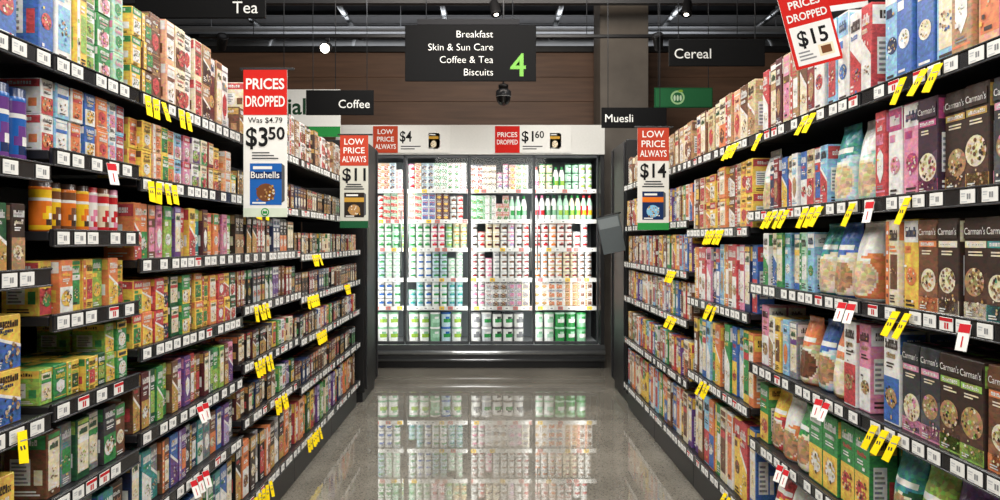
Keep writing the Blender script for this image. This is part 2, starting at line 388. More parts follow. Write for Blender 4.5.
for a,b in((3.88,4.78),(4.78,5.68)):
    L.append((a,b,[(1.73,[E('cup_sachet_box','c',.09,.11,.12,"tan/brown/white white/red/brown black/gold/white cream/red/brown dark_brown/gold/tan",1,2)])]+
      [(z,[shuf(dk())] if k%2==0 else rst()) for k,z in enumerate((1.46,1.22,.99,.76,.5))]+[(.2,[shuf(E(BI,'c',.07,.22,.12,mixt,1,1))])]))

CE='cereal_box'; MU='muesli_box'; MP='muesli_pouch'; GB='granola_bag'; OB='oat_box'
K="|Carman's"
def CM(n,a):
    base=["dark_brown/gold/cream","plum/magenta/tan","chestnut/orange/gold","dark_brown/teal/tan","dark_brown/cream/brown","brown/orange/cream","dark_brown/lime/gold","dark_grey/pink/tan"]
    return " ".join(base[(i//2+a)%8]+K for i in range(n))
R=[]
R.append((1.2,2.02,[
 (1.71,[E(SB,'c',.075,.3,.14,"pink/magenta/white",4,1),E(OB,'c',.07,.3,.12,"peach/orange/brown tan/orange/white",1,1),E(OB,'c',.07,.3,.12,"light_blue/blue/cream|Oats blue/white/cream|Oats blue/light_blue/white|Oats light_blue/white/navy",1,1,0)]),
 (1.41,[E(MU,'c',.078,.235,.07,CM(7,6),1,1,1),E(SB,'c',.065,.24,.08,"pink/white/magenta white/magenta/pink",1,1,0),E(SB,'c',.055,.24,.08,"red/pink/white red/white/pink",1,1)]),
 (1.125,[E(MU,'c',.078,.225,.07,CM(7,2),1,1,1),E(OB,'c',.06,.235,.09,"yellow/white/orange cream/orange/brown",1,1),E(GB,'p',.11,.235,.09,"cream/orange/tan",1,1)]),
 (.81,[E(MU,'c',.078,.225,.07,CM(8,4),1,1,1),E(CE,'c',.075,.25,.07,"white/blue/tan light_blue/white/tan",1,1,1)]),
 (.51,[E(MP,'p',.12,.23,.1,"dark_green/teal/tan green/cream/brown teal/green/tan lilac/purple/brown dark_green/lime/tan",1,1)]),
 (.2,[E(MP,'p',.14,.27,.12,"green/white/tan beige/green/brown",2,1)])]))
R.append((2.02,2.9,[
 (1.71,[E(OB,'c',.06,.26,.12,"red/white/cream white/red/blue",1,1,2),E(CE,'c',.065,.28,.12,"white/light_blue/blue light_blue/white/red white/blue/red",1,1,0),E(CE,'c',.06,.26,.1,"dark_red/white/tan brown/cream/red tan/red/white beige/pink/brown maroon/white/tan brown/white/tan",1,1)]),
 (1.41,[E(GB,'p',.11,.24,.09,"mint/white/beige pale_blue/teal/beige",1,1),E(CE,'c',.05,.19,.08,"light_blue/red/white red/white/blue beige/red/white blue/white/red white/light_blue/tan cream/red/brown blue/yellow/white dark_red/white/tan navy/white/red",1,1)]),
 (1.125,[E(GB,'p',.11,.24,.1,"orange/white/beige cream/blue/tan cream/teal/beige",1,1),E(CE,'c',.055,.2,.07,"light_blue/white/green mint/green/white blue/white/yellow light_blue/teal/white green/lime/white cream/blue/tan white/green/tan",1,1)]),
 (.81,[E(CE,'c',.065,.25,.07,"pink/white/tan white/red/tan",1,1,1),E(GB,'p',.11,.23,.1,"tan/orange/cream pale_blue/blue/tan beige/orange/brown",1,1),E(CE,'c',.06,.2,.07,"grey/white/purple light_blue/white/orange yellow/white/brown cream/tan/brown",1,1)]),
 (.51,[E(CE,'c',.09,.24,.08,"green/yellow/red green/yellow/white",2,1,1),E(GB,'p',.12,.22,.1,"cream/green/tan orange/white/tan red/yellow/tan",1,1)]),
 (.2,[E(MP,'p',.14,.26,.12,"green/white/tan yellow/red/brown red/yellow/white",1,1)])]))
ceh="blue/yellow/white red/yellow/white yellow/red/brown white/orange/red cream/brown/red green/yellow/white orange/blue/white light_blue/red/white brown/white/tan purple/yellow/white"
R.append((2.9,3.8,[(1.71,[E(CE,'c',.085,.24,.1,"beige/tan/red brown/cream/white peach/white/red tan/red/white cream/orange/brown dark_brown/cream/tan",1,1)]),
 (1.35,[E(SB,'c',.08,.14,.1,"yellow/red/white yellow/orange/red beige/red/white brown/white/yellow orange/yellow/white cream/brown/red",1,2)]),
 (1.0,[E(CE,'c',.06,.28,.07,"blue/red/white navy/yellow/white pink/white/red red/white/tan white/red/tan orange/yellow/white light_blue/white/tan",1,1)]),
 (.62,[E(CE,'c',.065,.3,.08,"orange/yellow/white yellow/green/red light_blue/white/orange blue/yellow/red green/white/yellow brown/yellow/white",1,1)]),
 (.2,[E(CE,'c',.08,.33,.08,ceh,1,1)])]))
for a,b in((3.8,4.7),(4.7,5.6)):
    R.append((a,b,[(1.71,[E(CE,'c',.09,.22,.1,"tan/brown/white cream/red/brown beige/tan/white brown/cream/red",1,1)])]+
      [(z,[shuf(E(CE,'c',.06,.2,.07,ceh,1,1)),shuf(E(SB,'c',.07,.1,.1,"dark_red/white/yellow brown/yellow/white yellow/red/white white/green/red tan/brown/white",1,2))]) for z in (1.40,1.13,.87,.55)]+[(.2,[shuf(E(CE,'c',.08,.27,.08,ceh,1,1))])]))

# ---------------- tickets
def ticket(kind):
    m=MB(); w,h=(.048,.03)
    if kind in(0,1): m.cbox((-w/2,-.0008,-h/2),(w/2,.0008,h/2),'white',PAPER,.0003)
    if kind==0:
        m.rect(-.001,-.006,.004,.006,-.0012,'grey'); m.rect(.006,-.006,.011,.006,-.0012,'grey'); m.rect(-.02,.005,-.006,.008,-.0012,'silver'); m.rect(-.02,.0,-.008,.002,-.0012,'silver'); m.rect(-.02,-.012,.0,-.01,-.0012,'silver')
    elif kind==1: m.rect(-.023,.006,.023,.014,-.0012,'red'); m.rect(-.006,-.011,.0,.003,-.0012,'red'); m.rect(.003,-.011,.009,.003,-.0012,'red')
    elif kind==2:
        m.face([(-.022,-.0008,-.066),(-.002,-.0008,-.070),(.014,-.0008,0),(-.007,-.0008,0)],'f0d20c',PAPER); m.face([(-.007,.0008,0),(.014,.0008,0),(-.002,.0008,-.070),(-.022,.0008,-.066)],'f0d20c',PAPER)
        m.rect(-.007,-.022,.008,-.019,-.0012,'grey'); m.rect(-.011,-.04,-.007,-.031,-.0012,'dark_grey'); m.rect(-.004,-.04,.0,-.031,-.0012,'dark_grey')
    elif kind==3:
        m.cbox((-.014,-.0008,-.06),(.014,.0008,.0),'white',PAPER,.0003); m.rect(-.014,-.02,.014,-.001,-.0012,'red'); m.text('1',0,-.052,.035,-.0014,'red',bold=.0)
    return m.mesh('price_ticket')
TK=[ticket(i) for i in range(4)]
def gondola(side,y0,y1,shelves):
    edge=EDGE[side]; dep=.45; X=lambda t: side*(edge+t)
    root=top('shelving_bay',None,(X(dep/2),(y0+y1)/2,0),"black metal supermarket shelving bay stocked with packaged groceries","shelf unit",group="shelving bays along the aisle")
    def bx(m,a0,a1,ya,yb,za,zb,col,mat=METAL,ch=.002):
        xa,xb=sorted((X(a0),X(a1))); m.cbox((xa-X(dep/2),ya-(y0+y1)/2,za),(xb-X(dep/2),yb-(y0+y1)/2,zb),col,mat,ch)
    m=MB(); bx(m,.02,dep,y0+.002,y1-.002,0,.155,'black'); obj('base_plinth',m.mesh('base_plinth'),WL[root.name],root)
    m=MB(); bx(m,dep+.004,dep+.03,y0+.002,y1-.002,0,1.95,'1c1d20'); obj('back_panel',m.mesh('back_panel'),WL[root.name],root)
    m=MB(); bx(m,dep-.03,dep+.003,y0+.004,y0+.034,.156,1.95,'black'); obj('upright',m.mesh('upright'),WL[root.name],root)
    zs=[s[0] for s in shelves]
    for i,(z,spec) in enumerate(shelves):
        sh=MB(); w2=(y1-y0)/2-.003
        xa,xb=sorted((side*(-dep/2),side*(dep/2-.035)))
        sh.cbox((xa,-w2,-.022),(xb,w2,0),'1c1c20',METAL,.002)
        s=obj('shelf',sh.mesh('shelf'),(X(dep/2),(y0+y1)/2,z),root)
        st=MB(); xa,xb=sorted((side*(-dep/2-.012),side*(-dep/2-.001)))
        st.cbox((xa,-w2,-.036),(xb,w2,.006),'1c1c1f',GLOSS,.003)
        xa,xb=sorted((side*(-dep/2-.0155),side*(-dep/2-.0118)))
        st.cbox((xa,-w2,-.037),(xb,w2,-.033),'dark_grey',GLOSS,.001); st.cbox((xa,-w2,.003),(xb,w2,.006),'dark_grey',GLOSS,.001)
        obj('price_strip',st.mesh('price_strip'),WL[s.name],s)
        y=y0+.04
        while y<y1-.03:
            if edge/(y+.03)<.72:
                obj('price_ticket',TK[0] if random.random()<.9 else TK[1],(X(-.0145),y,z-.0155),s,(0,0,-side*math.pi/2))
            y+=random.choice([.058,.062,.07,.085,.11])
        nxt=zs[i-1] if i>0 else z+.4
        fill(side,y0,y1,z,(nxt-z-.045) if i>0 else .31,spec)
        for (sd,sy,sz,kd,n) in TALK:
            if sd==side and abs(sz-z)<.04 and y0<=sy<y1:
                for q in range(n):
                    yy=sy+q*.052
                    if yy<y1-.02: obj('special_ticket',TK[kd],(X(-.022),yy,z-.006),s,Euler((math.radians(-20+random.uniform(-6,6)),0,-side*math.radians(72+random.uniform(-8,8))),'XYZ'))
TALK=[(-1,1.55,.895,2,1),(-1,2.12,1.73,2,3),(-1,2.35,1.73,2,2),(-1,2.14,1.48,2,4),(-1,1.92,1.51,3,1),(-1,2.5,.73,3,2),(-1,3.1,1.02,2,4),(-1,3.1,.78,2,5),(-1,4.0,.99,2,5),(-1,4.1,1.22,2,4),(-1,3.05,.2,2,6),(-1,4.0,.2,2,6),(-1,3.4,.55,2,4),(-1,3.1,1.46,2,4),(-1,4.2,.76,2,5),(-1,2.45,.49,3,3),(-1,5.0,.99,2,4),(-1,2.2,.2,2,5),
 (1,1.66,1.71,2,2),(1,1.8,1.71,2,1),(1,2.3,1.71,2,2),(1,2.75,1.71,2,1),(1,3.0,1.71,2,3),(1,1.78,1.41,2,1),(1,2.05,1.41,2,1),(1,2.25,1.41,2,3),(1,2.5,1.41,2,4),(1,1.95,1.41,3,1),(1,1.56,1.125,3,1),(1,1.78,1.125,2,2),(1,2.05,1.125,3,2),(1,1.83,.81,2,3),(1,2.2,.81,3,2),(1,2.5,.51,3,2),(1,3.2,1.35,2,5),(1,3.3,1.0,2,3),(1,3.4,.62,2,3),(1,4.0,1.13,2,4),(1,4.0,.87,2,4),(1,3.0,.2,2,4)]
for (a,b,s) in L: gondola(-1,a,b,s)
for (a,b,s) in R: gondola(1,a,b,s)

# ---------------- end units
def endunit(side,x0,x1,ya,yb,h):
    c=((x0+x1)/2,(ya+yb)/2,0)
    r=top('end_display_unit',None,c,"tall black metal end-of-aisle display unit","display unit")
    m=MB(); m.cbox((x0-c[0],ya-c[1],.08),(x1-c[0],yb-c[1],h),'0c0c0e',METAL,.006)
    obj('cabinet_body',m.mesh('cabinet_body'),c,r)
    m=MB(); m.cbox((x0-c[0]+.02,ya-c[1]+.02,0),(x1-c[0]-.02,yb-c[1]-.02,.079),'black',METAL,.004); obj('plinth',m.mesh('plinth'),c,r)
    for k in range(2):
        m=MB(); xx=(x1 if side<0 else x0)-c[0]
        yy=(yb-ya)*(.42 if k else -.42)
        lo,hi=sorted((xx,xx-side*.014)); m.cbox((lo,yy-.012,.1),(hi,yy+.012,h-.02),'1c1c1f',METAL,.002)
        obj('upright',m.mesh('upright'),c,r)
endunit(-1,-1.50,-1.00,5.76,6.40,2.1)
endunit(1,1.08,1.56,5.72,6.40,2.1)
m=MB(); m.cbox((-.09,-.004,0),(.09,.004,.3),'4c5254',PAPER,.003); m.rect(-.08,.2,.08,.28,-.0046,'6d7476'); m.tube((-.08,0,.3),(.11,0,.3),.006,'black')
top('leaflet_holder',m.mesh('leaflet_holder'),(.985,5.69,1.2),"grey plastic leaflet holder hanging by the end unit","leaflet holder",rot=(0,math.radians(-12),math.radians(-20)))

# ---------------- room
def smat(name,c1,c2,scale,rough=.6,stretch=(1,1,1),detail=4):
    m,nt,b=newmat(name); tc=nt.nodes.new('ShaderNodeTexCoord'); mp=nt.nodes.new('ShaderNodeMapping'); mp.inputs['Scale'].default_value=stretch
    n=nt.nodes.new('ShaderNodeTexNoise'); n.inputs['Scale'].default_value=scale; n.inputs['Detail'].default_value=detail
    r=nt.nodes.new('ShaderNodeValToRGB'); r.color_ramp.elements[0].position=.35; r.color_ramp.elements[1].position=.65
    r.color_ramp.elements[0].color=lin(c1); r.color_ramp.elements[1].color=lin(c2)
    nt.links.new(tc.outputs['Object'],mp.inputs[0]); nt.links.new(mp.outputs[0],n.inputs['Vector']); nt.links.new(n.outputs['Fac'],r.inputs[0]); nt.links.new(r.outputs[0],b.inputs['Base Color'])
    b.inputs['Roughness'].default_value=rough; return m
def simple(name,lo,hi,mat,kind='structure',**kw):
    c=[(a+b)/2 for a,b in zip(lo,hi)]; m=MB(); m.cbox([a-b for a,b in zip(lo,c)],[a-b for a,b in zip(hi,c)],'white',0,.002)
    me=m.mesh(name); me.materials.clear(); me.materials.append(mat)
    o=obj(name,me,c)
    if kind: o['kind']=kind
    for k,v in kw.items(): o[k]=v
    return o
fm,nt,b=newmat('polished_concrete')
tc=nt.nodes.new('ShaderNodeTexCoord')
n=nt.nodes.new('ShaderNodeTexNoise'); n.inputs['Scale'].default_value=2.2; n.inputs['Detail'].default_value=6
n2=nt.nodes.new('ShaderNodeTexNoise'); n2.inputs['Scale'].default_value=130; n2.inputs['Detail'].default_value=3
for q in(n,n2): nt.links.new(tc.outputs['Object'],q.inputs['Vector'])
r1=nt.nodes.new('ShaderNodeValToRGB'); r1.color_ramp.elements[0].color=lin('6a665e'); r1.color_ramp.elements[1].color=lin('878278'); r1.color_ramp.elements[0].position=.3; r1.color_ramp.elements[1].position=.7
nt.links.new(n.outputs['Fac'],r1.inputs[0])
r2=nt.nodes.new('ShaderNodeValToRGB'); r2.color_ramp.elements[0].color=(.45,.45,.45,1); r2.color_ramp.elements[1].color=(1.1,1.1,1.1,1); r2.color_ramp.elements[0].position=.34; r2.color_ramp.elements[1].position=.55
nt.links.new(n2.outputs['Fac'],r2.inputs[0])
mx=nt.nodes.new('ShaderNodeMix'); mx.data_type='RGBA'; mx.blend_type='MULTIPLY'; mx.inputs['Factor'].default_value=.7
nt.links.new(r1.outputs[0],mx.inputs['A']); nt.links.new(r2.outputs[0],mx.inputs['B']); nt.links.new(mx.outputs['Result'],b.inputs['Base Color'])
b.inputs['Roughness'].default_value=.02; b.inputs['IOR'].default_value=2.2
simple('floor',(-5,-4,-.1),(5,15,0),fm)
dark=smat('dark_ceiling','1c1d20','26282c',3)
simple('ceiling',(-5,-4,4.7),(5,15,4.8),dark)
wallm=smat('grey_plaster','6a6864','75736e',4)
simple('wall_left',(-5.1,-4,0),(-5,15,4.7),wallm); simple('wall_right',(5,-4,0),(5.1,15,4.7),wallm)
simple('wall_front',(-5,-4.1,0),(5,-4,4.7),wallm); simple('wall_rear',(-5,15,0),(5,15.1,4.7),smat('dark_wall','28282a','323234',4))
bm_,nt,b=newmat('timber_boards'); tc=nt.nodes.new('ShaderNodeTexCoord'); mp=nt.nodes.new('ShaderNodeMapping'); mp.inputs['Scale'].default_value=(.5,1,7)
n=nt.nodes.new('ShaderNodeTexNoise'); n.inputs['Scale'].default_value=3; n.inputs['Detail'].default_value=6
nt.links.new(tc.outputs['Object'],mp.inputs[0]); nt.links.new(mp.outputs[0],n.inputs['Vector'])
r=nt.nodes.new('ShaderNodeValToRGB'); r.color_ramp.elements[0].color=lin('5a4232'); r.color_ramp.elements[1].color=lin('70523e'); r.color_ramp.elements[0].position=.3; r.color_ramp.elements[1].position=.7
nt.links.new(n.outputs['Fac'],r.inputs[0]); nt.links.new(r.outputs[0],b.inputs['Base Color']); b.inputs['Roughness'].default_value=.55
m=MB(); z=0
while z<3.6:
    m.cbox((-4.99,-.03,z+.001),(4.99,.03,min(z+.299,3.6)),'white',0,.003); z+=.3
me=m.mesh('wall_back'); me.materials.clear(); me.materials.append(bm_); obj('wall_back',me,(0,8.9,0),kind='structure')
m=MB(); m.cbox((-4.98,-.05,3.605),(4.98,.05,3.68),'black',METAL,.004); obj('trim_1',m.mesh('trim_1'),(0,8.9,0),kind='structure')
simple('trim_2',(1.24,8.12,0),(1.78,8.64,4.69),smat('concrete_column','625c55','716a62',3),label="raw grey concrete column",category="column")

for k,(yy,zz,hh,c) in enumerate([(7.6,3.78,.1,'4e5054'),(8.6,4.1,.1,'6a6c70'),(9.6,4.05,.08,'85878a'),(10.6,4.45,.14,'7e8084'),(11.8,4.5,.14,'85878b'),(13.2,4.5,.16,'7a7c80')]):
    m=MB(); m.cbox((-4.9,-.04,0),(4.9,.04,.012),c,METAL,.002); m.cbox((-4.9,-.008,.011),(4.9,.008,hh-.011),c,METAL,.002); m.cbox((-4.9,-.04,hh-.012),(4.9,.04,hh),c,METAL,.002)
    top('roof_beam',m.mesh('roof_beam'),(0,yy,zz),"grey steel roof beam under the dark ceiling","beam",group="steel roof beams")
for xx in(-3.2,-1.9,-.6,.9,2.4,3.7):
    m=MB(); m.tube((0,-2.8,0),(0,2.8,0),.035,'9a9c9e',CHROME,10)
    for q in range(-2,3): m.tube((0,q*1.2-.03,0),(0,q*1.2+.03,0),.045,'silver',CHROME,10)
    m.tube((0,-2.5,0),(0,-2.5,.45),.008,'grey'); m.tube((0,2.5,0),(0,2.5,.45),.008,'grey')
    top('service_pipe',m.mesh('service_pipe'),(xx,11.8,4.25),"thin silver service pipe hung below the ceiling","pipe",group="ceiling service pipes")
m=MB(); m.lathe([(.19,0),(.19,8.6)],['a0a2a4'],n=20,mat=METAL); t=MB(); t.merge(m,lambda p:(p[2]-4.3,p[0],p[1]))
for q in range(8):
    k=MB(); k.lathe([(.2,0),(.2,.04)],['silver'],n=20,mat=METAL); t.merge(k,lambda p,q=q:(p[2]-4.2+q*1.15,p[0],p[1]))
for q in(-3.9,-1.25,1.6,4.0): t.tube((q,0,.18),(q,0,.8),.006,'grey')
top('air_duct',t.mesh('air_duct'),(0,10.1,3.9),"round silver metal air duct below the ceiling","air duct")

TY,TZ=6.72,3.18
m=MB(); m.cbox((-2.7,-.018,0),(2.75,.018,.03),'black',METAL,.003)
for q in(-2.2,0.9,2.3): m.tube((q,0,.03),(q,0,1.52),.004,'dark_grey')
top('light_track',m.mesh('light_track'),(0,TY,TZ),"long black ceiling lighting track on thin rods","light track")
def spot(x,y,z,lit,ang=25,rz=0,r_=.03):
    r=top('spotlight',None,(x,y,z),"small black track spotlight"+(" switched on, aimed down the aisle" if lit else " hanging from the lighting track"),"spotlight")
    m=MB(); m.cbox((-.02,-.015,-.03),(.02,.015,0),'black',METAL,.003); m.tube((0,0,-.03),(0,0,-.08),.006,'black'); obj('bracket',m.mesh('bracket'),(x,y,z),r)
    m=MB(); m.lathe([(.03,-.03),(.04,-.02),(.05,.12),(.052,.125),(.048,.126)],['black']*4,n=18,mat=METAL)
    h=obj('lamp_head',m.mesh('lamp_head'),(x,y,z-.085),r,(math.radians(90+ang),0,rz))
    m=MB(); m.disc(0,0,r_,0,'white' if lit else 'dark_grey',LAMP if lit else GLOSS,18); t=MB(); t.merge(m,lambda p:(p[0],-p[2],.1265))
    obj('lens',t.mesh('lens'),(0,0,0),h,local=True)
spot(-1.51,TY,TZ,True,20,0,.042); spot(-2.5,TY,TZ,False,-40,.5); spot(1.57,TY,TZ,False,-50,-.4)
spot(.04,6.95,3.66,True,70,.5,.022); spot(1.9,6.95,3.66,True,70,-.5,.022)
m=MB(); m.cbox((-2.6,-.018,0),(2.9,.018,.03),'dark_grey',METAL,.003)
for q in(-2.2,2.3): m.tube((q,0,.03),(q,0,1.04),.004,'dark_grey')
top('light_track',m.mesh('light_track'),(0,6.95,3.66),"long black ceiling lighting track on thin rods","light track")

r=top('security_camera',None,(.13,7.0,2.6),"black dome security camera hanging on a thin pole","security camera")
m=MB(); m.tube((0,0,.2),(0,0,2.09),.009,'dark_grey'); m.lathe([(.045,.16),(.05,.2),(.02,.215)],['black','black'],n=16,mat=METAL); obj('mounting_pole',m.mesh('mounting_pole'),(.13,7.0,2.6),r)
m=MB(); m.lathe([(.01,0),(.045,.015),(.066,.05),(.072,.085),(.075,.09),(.075,.14),(.05,.16)],['black','black','black','silver','dark_grey','dark_grey'],n=20,mat=GLOSS); obj('dome',m.mesh('dome'),(.13,7.0,2.6),r)

# ---------------- signs (local: centre x, bottom z=0, facing -Y)
def sign(name,label,cat,loc,w,h,th,panelcol,parts,letters,rot=(0,0,0),hang=None,sc=1):
    r=top(name,None,loc,label,cat,rot); r.scale=(sc,sc,sc)
    m=MB(); m.cbox((-w/2,0,0),(w/2,th,h),panelcol,PAPER,.002)
    obj('sign_panel',m.mesh('sign_panel'),(0,0,0),r,local=True)
    lm=LM(); letters(lm)
    m=MB()
    if parts: parts(m)
    if lm.v: m.merge(lm,lambda p:p)
    if m.v: obj('printed_panel',m.mesh('printed_panel'),(0,0,0),r,local=True)
    for l in lm.lines: obj('lettering',l.mesh('lettering'),(0,0,0),r,local=True)
    if hang:
        m=MB(); hang(m); obj('hanger',m.mesh('hanger'),(0,0,0),r,local=True)
    return r
BK='060607'
def aisle_letters(m):
    s=.009
    X=lambda px:(px-470.5)*s; Z=lambda py:(81-py)*s
    for t,py in(('Breakfast',37.5),('Skin & Sun Care',50.5),('Coffee & Tea',63),('Biscuits',75.5)): m.text(t,X(493),Z(py),.09,-.002,'d0d0cc','R',bold=-.012)
    m.text('4',X(518),Z(76),.29,-.002,'629442',maxw=.18,bold=.012)
def ah(m):
    m.cbox((-.48,.004,.508),(.44,.02,.56),'202022',PAPER,.003)
    for q in(-.4,.38): m.tube((q,.01,.56),(q,.01,1.96),.004,'dark_grey')
sign('aisle_sign',"black hanging aisle directory sign with white lettering and green number","sign",(-.175,6.5,2.731),1.18,.505,.025,BK,None,aisle_letters,hang=ah)
def blade(text,xl,xr,y,z0,h,al,size,bz=.28):
    w=xr-xl
    sign('category_sign',f"black category sign reading {text} above the shelves","sign",((xl+xr)/2,y,z0),w,h,.015,BK,None,
      lambda m:m.text(text,(-w/2+.03 if al=='L' else w/2-.03),h*bz,size,-.002,'d8d8d4','R' if al=='R' else 'L',bold=.0),
      hang=lambda m:[m.tube((q*w*.4,.008,h),(q*w*.4,.008,4.69-z0),.003,'dark_grey') for q in(-1,1)])
blade('Tea',-1.5,-.95,3.05,2.238,.15,'R',.072,.13); blade('Coffee',-1.478,-.935,5.8,2.304,.2,'R',.095)
blade('Cereal',1.017,1.562,4.1,2.288,.153,'L',.08); blade('Muesli',.935,1.48,6.05,2.24,.17,'L',.095)

def arm(side,w,h): return lambda m:(m.cbox((-w/2-.02,.005,h),(w/2+.03,.014,h+.012),'black',METAL,.002))
def logo(m,x,z,r,y=-.003):
    n=20
    m.disc(x,z,r,y,'green'); m.disc(x,z,r*.72,y-.0004,'white')
    for a in(-.5,.0,.5): m.disc(x+a*r*.75,z-r*.05,r*.2,y-.0008,'green',rz=r*.42)
    m.disc(x+r*.35,z+r*.62,r*.22,y-.0012,'lime',rz=r*.12)
def packpic(m,x0,z0,x1,z1,base,band,food,y=-.001,seed=1):
    rn=random.Random(seed); w=x1-x0; h=z1-z0
    m.rect(x0,z0,x1,z1,y,base); m.face([(x1,y,z0+.01),(x1+.014,y,z0+.02),(x1+.014,y,z1-.012),(x1,y,z1)],brownish('dark_grey'),PAPER)
    m.rect(x0,z0+h*.62,x1,z0+h*.8,y-.0004,band); m.rect(x0+w*.1,z0+h*.86,x0+w*.7,z0+h*.93,y-.0004,'white')
    m.disc((x0+x1)/2,z0+h*.3,w*.3,y-.0004,food,rz=h*.22)
    for k in range(22): m.disc(x0+w*rn.uniform(.2,.8),z0+h*rn.uniform(.12,.46),w*.035,y-.0008,rn.choice(['cream','gold','brown','tan','white']),n=6)
    m.rect(x0+w*.08,z0+h*.03,x0+w*.5,z0+h*.07,y-.0006,'white')
def pA(m):
    m.rect(-.1,.466,.1,.672,-.001,'c8241e'); m.rect(-.1,0,.1,.04,-.001,'d3dfcc'); packpic(m,-.07,.055,.075,.245,'blue','navy','brown',seed=3)
def lA(m):
    m.text('PRICES',0,.585,.068,-.002,'white',maxw=.175,bold=.02); m.text('DROPPED',0,.505,.068,-.002,'white',maxw=.18,bold=.02)
    m.text('Was $4.79',0,.43,.036,-.002,'black',maxw=.16,bold=.005); m.text('$3',-.038,.325,.12,-.002,'black',bold=.02,maxw=.1); m.text('50',.052,.355,.08,-.002,'black',bold=.02,maxw=.075)
    m.text('Bushells',0,.178,.042,-.0026,'white',maxw=.13,bold=.01); logo(m,0,.022,.019)
    for k in range(3): m.rect(-.06,.265+k*.013,.06-.02*k,.27+k*.013,-.002,'dark_grey')
sign('price_sign',"tall hanging price card, red header, blue tea box picture","price sign",(-.918,2.95,1.394),.2,.672,.003,'white',pA,lA,hang=arm(-1,.2,.672),sc=.894)
def pB(m):
    m.rect(-.1,.44,.1,.655,-.001,'b5402c'); m.rect(-.1,0,.1,.05,-.001,'dark_green'); packpic(m,-.07,.075,.07,.25,'2a2420','gold','tan',seed=5)
def lB(p):
    def f(m):
        for i,t in enumerate(('LOW','PRICE','ALWAYS')): m.text(t,0,.59-i*.062,.06,-.002,'white',maxw=.17,bold=.01)
        m.text(p,0,.335,.125,-.002,'black',maxw=.165,bold=.02)
        for k in range(3): m.rect(-.07+.01*k,.272+k*.016,.07-.01*k,.28+k*.016,-.002,'dark_grey')
    return f
sign('price_sign',"hanging price card with red header and coffee picture","price sign",(-.903,4.8,1.38),.2,.655,.003,'c9c9bd',pB,lB('$11'),hang=arm(-1,.2,.655),sc=.94)
def pC(m):
    m.rect(-.1,.44,.1,.65,-.001,'b5402c'); m.rect(-.1,0,.1,.045,-.001,'green'); packpic(m,-.07,.065,.065,.245,'navy','orange','light_blue',seed=8)
sign('price_sign',"hanging price card with red header and blue cereal picture","price sign",(.938,4.15,1.358),.2,.65,.003,'dcdcd6',pC,lB('$14'),hang=arm(1,.2,.65),sc=.902)
def pD(m):
    m.rect(-.095,0,.095,.29,-.001,'c8241e'); m.rect(-.082,.012,.085,.165,-.0014,'white'); m.rect(.01,.03,.07,.075,-.0018,'cream'); m.rect(.02,.038,.06,.068,-.0022,'brown')
def lD(m):
    m.text('PRICES',0,.235,.042,-.002,'white',maxw=.16,bold=.02); m.text('DROPPED',0,.185,.042,-.002,'white',maxw=.16,bold=.02)
    m.text('$15',0,.085,.085,-.002,'black',maxw=.12,bold=.02)
    for k in range(3): m.rect(-.07,.03+k*.014,-.005-.01*k,.036+k*.014,-.002,'grey')
sign('price_sign',"tilted red and white hanging price card above the cereal","price sign",(1.005,2.2,1.835),.19,.29,.003,'white',pD,lD,rot=(0,math.radians(-15),0),hang=lambda m:m.tube((0,.002,.29),(0,.002,.5),.003,'black'),sc=.78)
def pE(m): m.rect(-.085,0,.085,.24,-.001,'c42018'); m.rect(-.085,0,.085,.02,-.0014,'white')
sign('price_sign',"red hanging price card turned slightly beside the cereal shelf","price sign",(1.14,2.32,2.04),.17,.24,.003,'white',pE,lambda m:None,rot=(0,math.radians(-8),0),hang=lambda m:m.tube((0,.002,.24),(0,.002,.5),.003,'black'),sc=.9)

def pF(m): m.rect(-.3,0,.3,.1,-.001,'green'); m.rect(-.3,.0,-.1,.14,-.0014,'orange')
sign('promotion_board',"white hanging promotion board with green and orange bands","sign",(-1.75,7.0,2.3),.6,.46,.02,'white',pF,lambda m:m.text('ial',-.035,.22,.22,-.002,'20402c','R',bold=.02),hang=lambda m:[m.tube((q,.01,.46),(q,.01,2.39),.004,'dark_grey') for q in(-.25,.25)])
def leafy(m):
    m.disc(-.06,.1,.07,-.0014,'a8d49a',n=24); m.disc(-.06,.1,.052,-.0018,'2a6a42',n=24)
    for a in(-.03,0,.03): m.disc(-.06+a,.095,.011,-.0022,'cfe8c8',rz=.03)
    m.disc(-.03,.165,.024,-.0022,'lime',rz=.012)
def pG(m): m.rect(-.28,.01,.28,.19,-.001,'2a6a42'); leafy(m)
sign('promotion_board',"green hanging board with pale leafy emblem by the column","sign",(1.93,7.2,2.62),.58,.2,.02,'dark_green',pG,lambda m:None,hang=lambda m:[m.tube((q,.01,.2),(q,.01,2.06),.004,'dark_grey') for q in(-.25,.25)])

# ---------------- display fridge
FX0,FX1,FY=-1.52,1.16,7.3
fr0=top('display_fridge',None,(-.18,7.7,0),"wide glass-door display fridge lit inside, white header, black frame","fridge")
O=Vector((-.18,7.7,0))
def fp(name,build,parent=fr0,**kw):
    m=MB(); build(m); t=MB(); t.merge(m,lambda p:(p[0]-O[0],p[1]-O[1],p[2]-O[2])); return obj(name,t.mesh(name),O,parent,**kw)
def body(m):
    m.cbox((FX0,8.02,.1),(FX1,8.06,2.2),'9aa2a5',PAPER); m.cbox((FX0-.04,7.33,.0),(FX0,8.06,2.46),'dark_grey',METAL)
    m.cbox((FX1-.04,7.33,0),(FX1,8.06,2.46),'black',METAL); m.cbox((FX0,7.34,2.16),(FX1-.04,8.06,2.46),'dark_grey',METAL); m.cbox((FX0,7.34,.1),(FX1-.04,8.02,.233),'silver',METAL)
fp('cabinet_body',body)
fp('header_panel',lambda m:m.cbox((FX0-.04,7.30,2.165),(FX1,7.338,2.463),'dededa',PAPER))
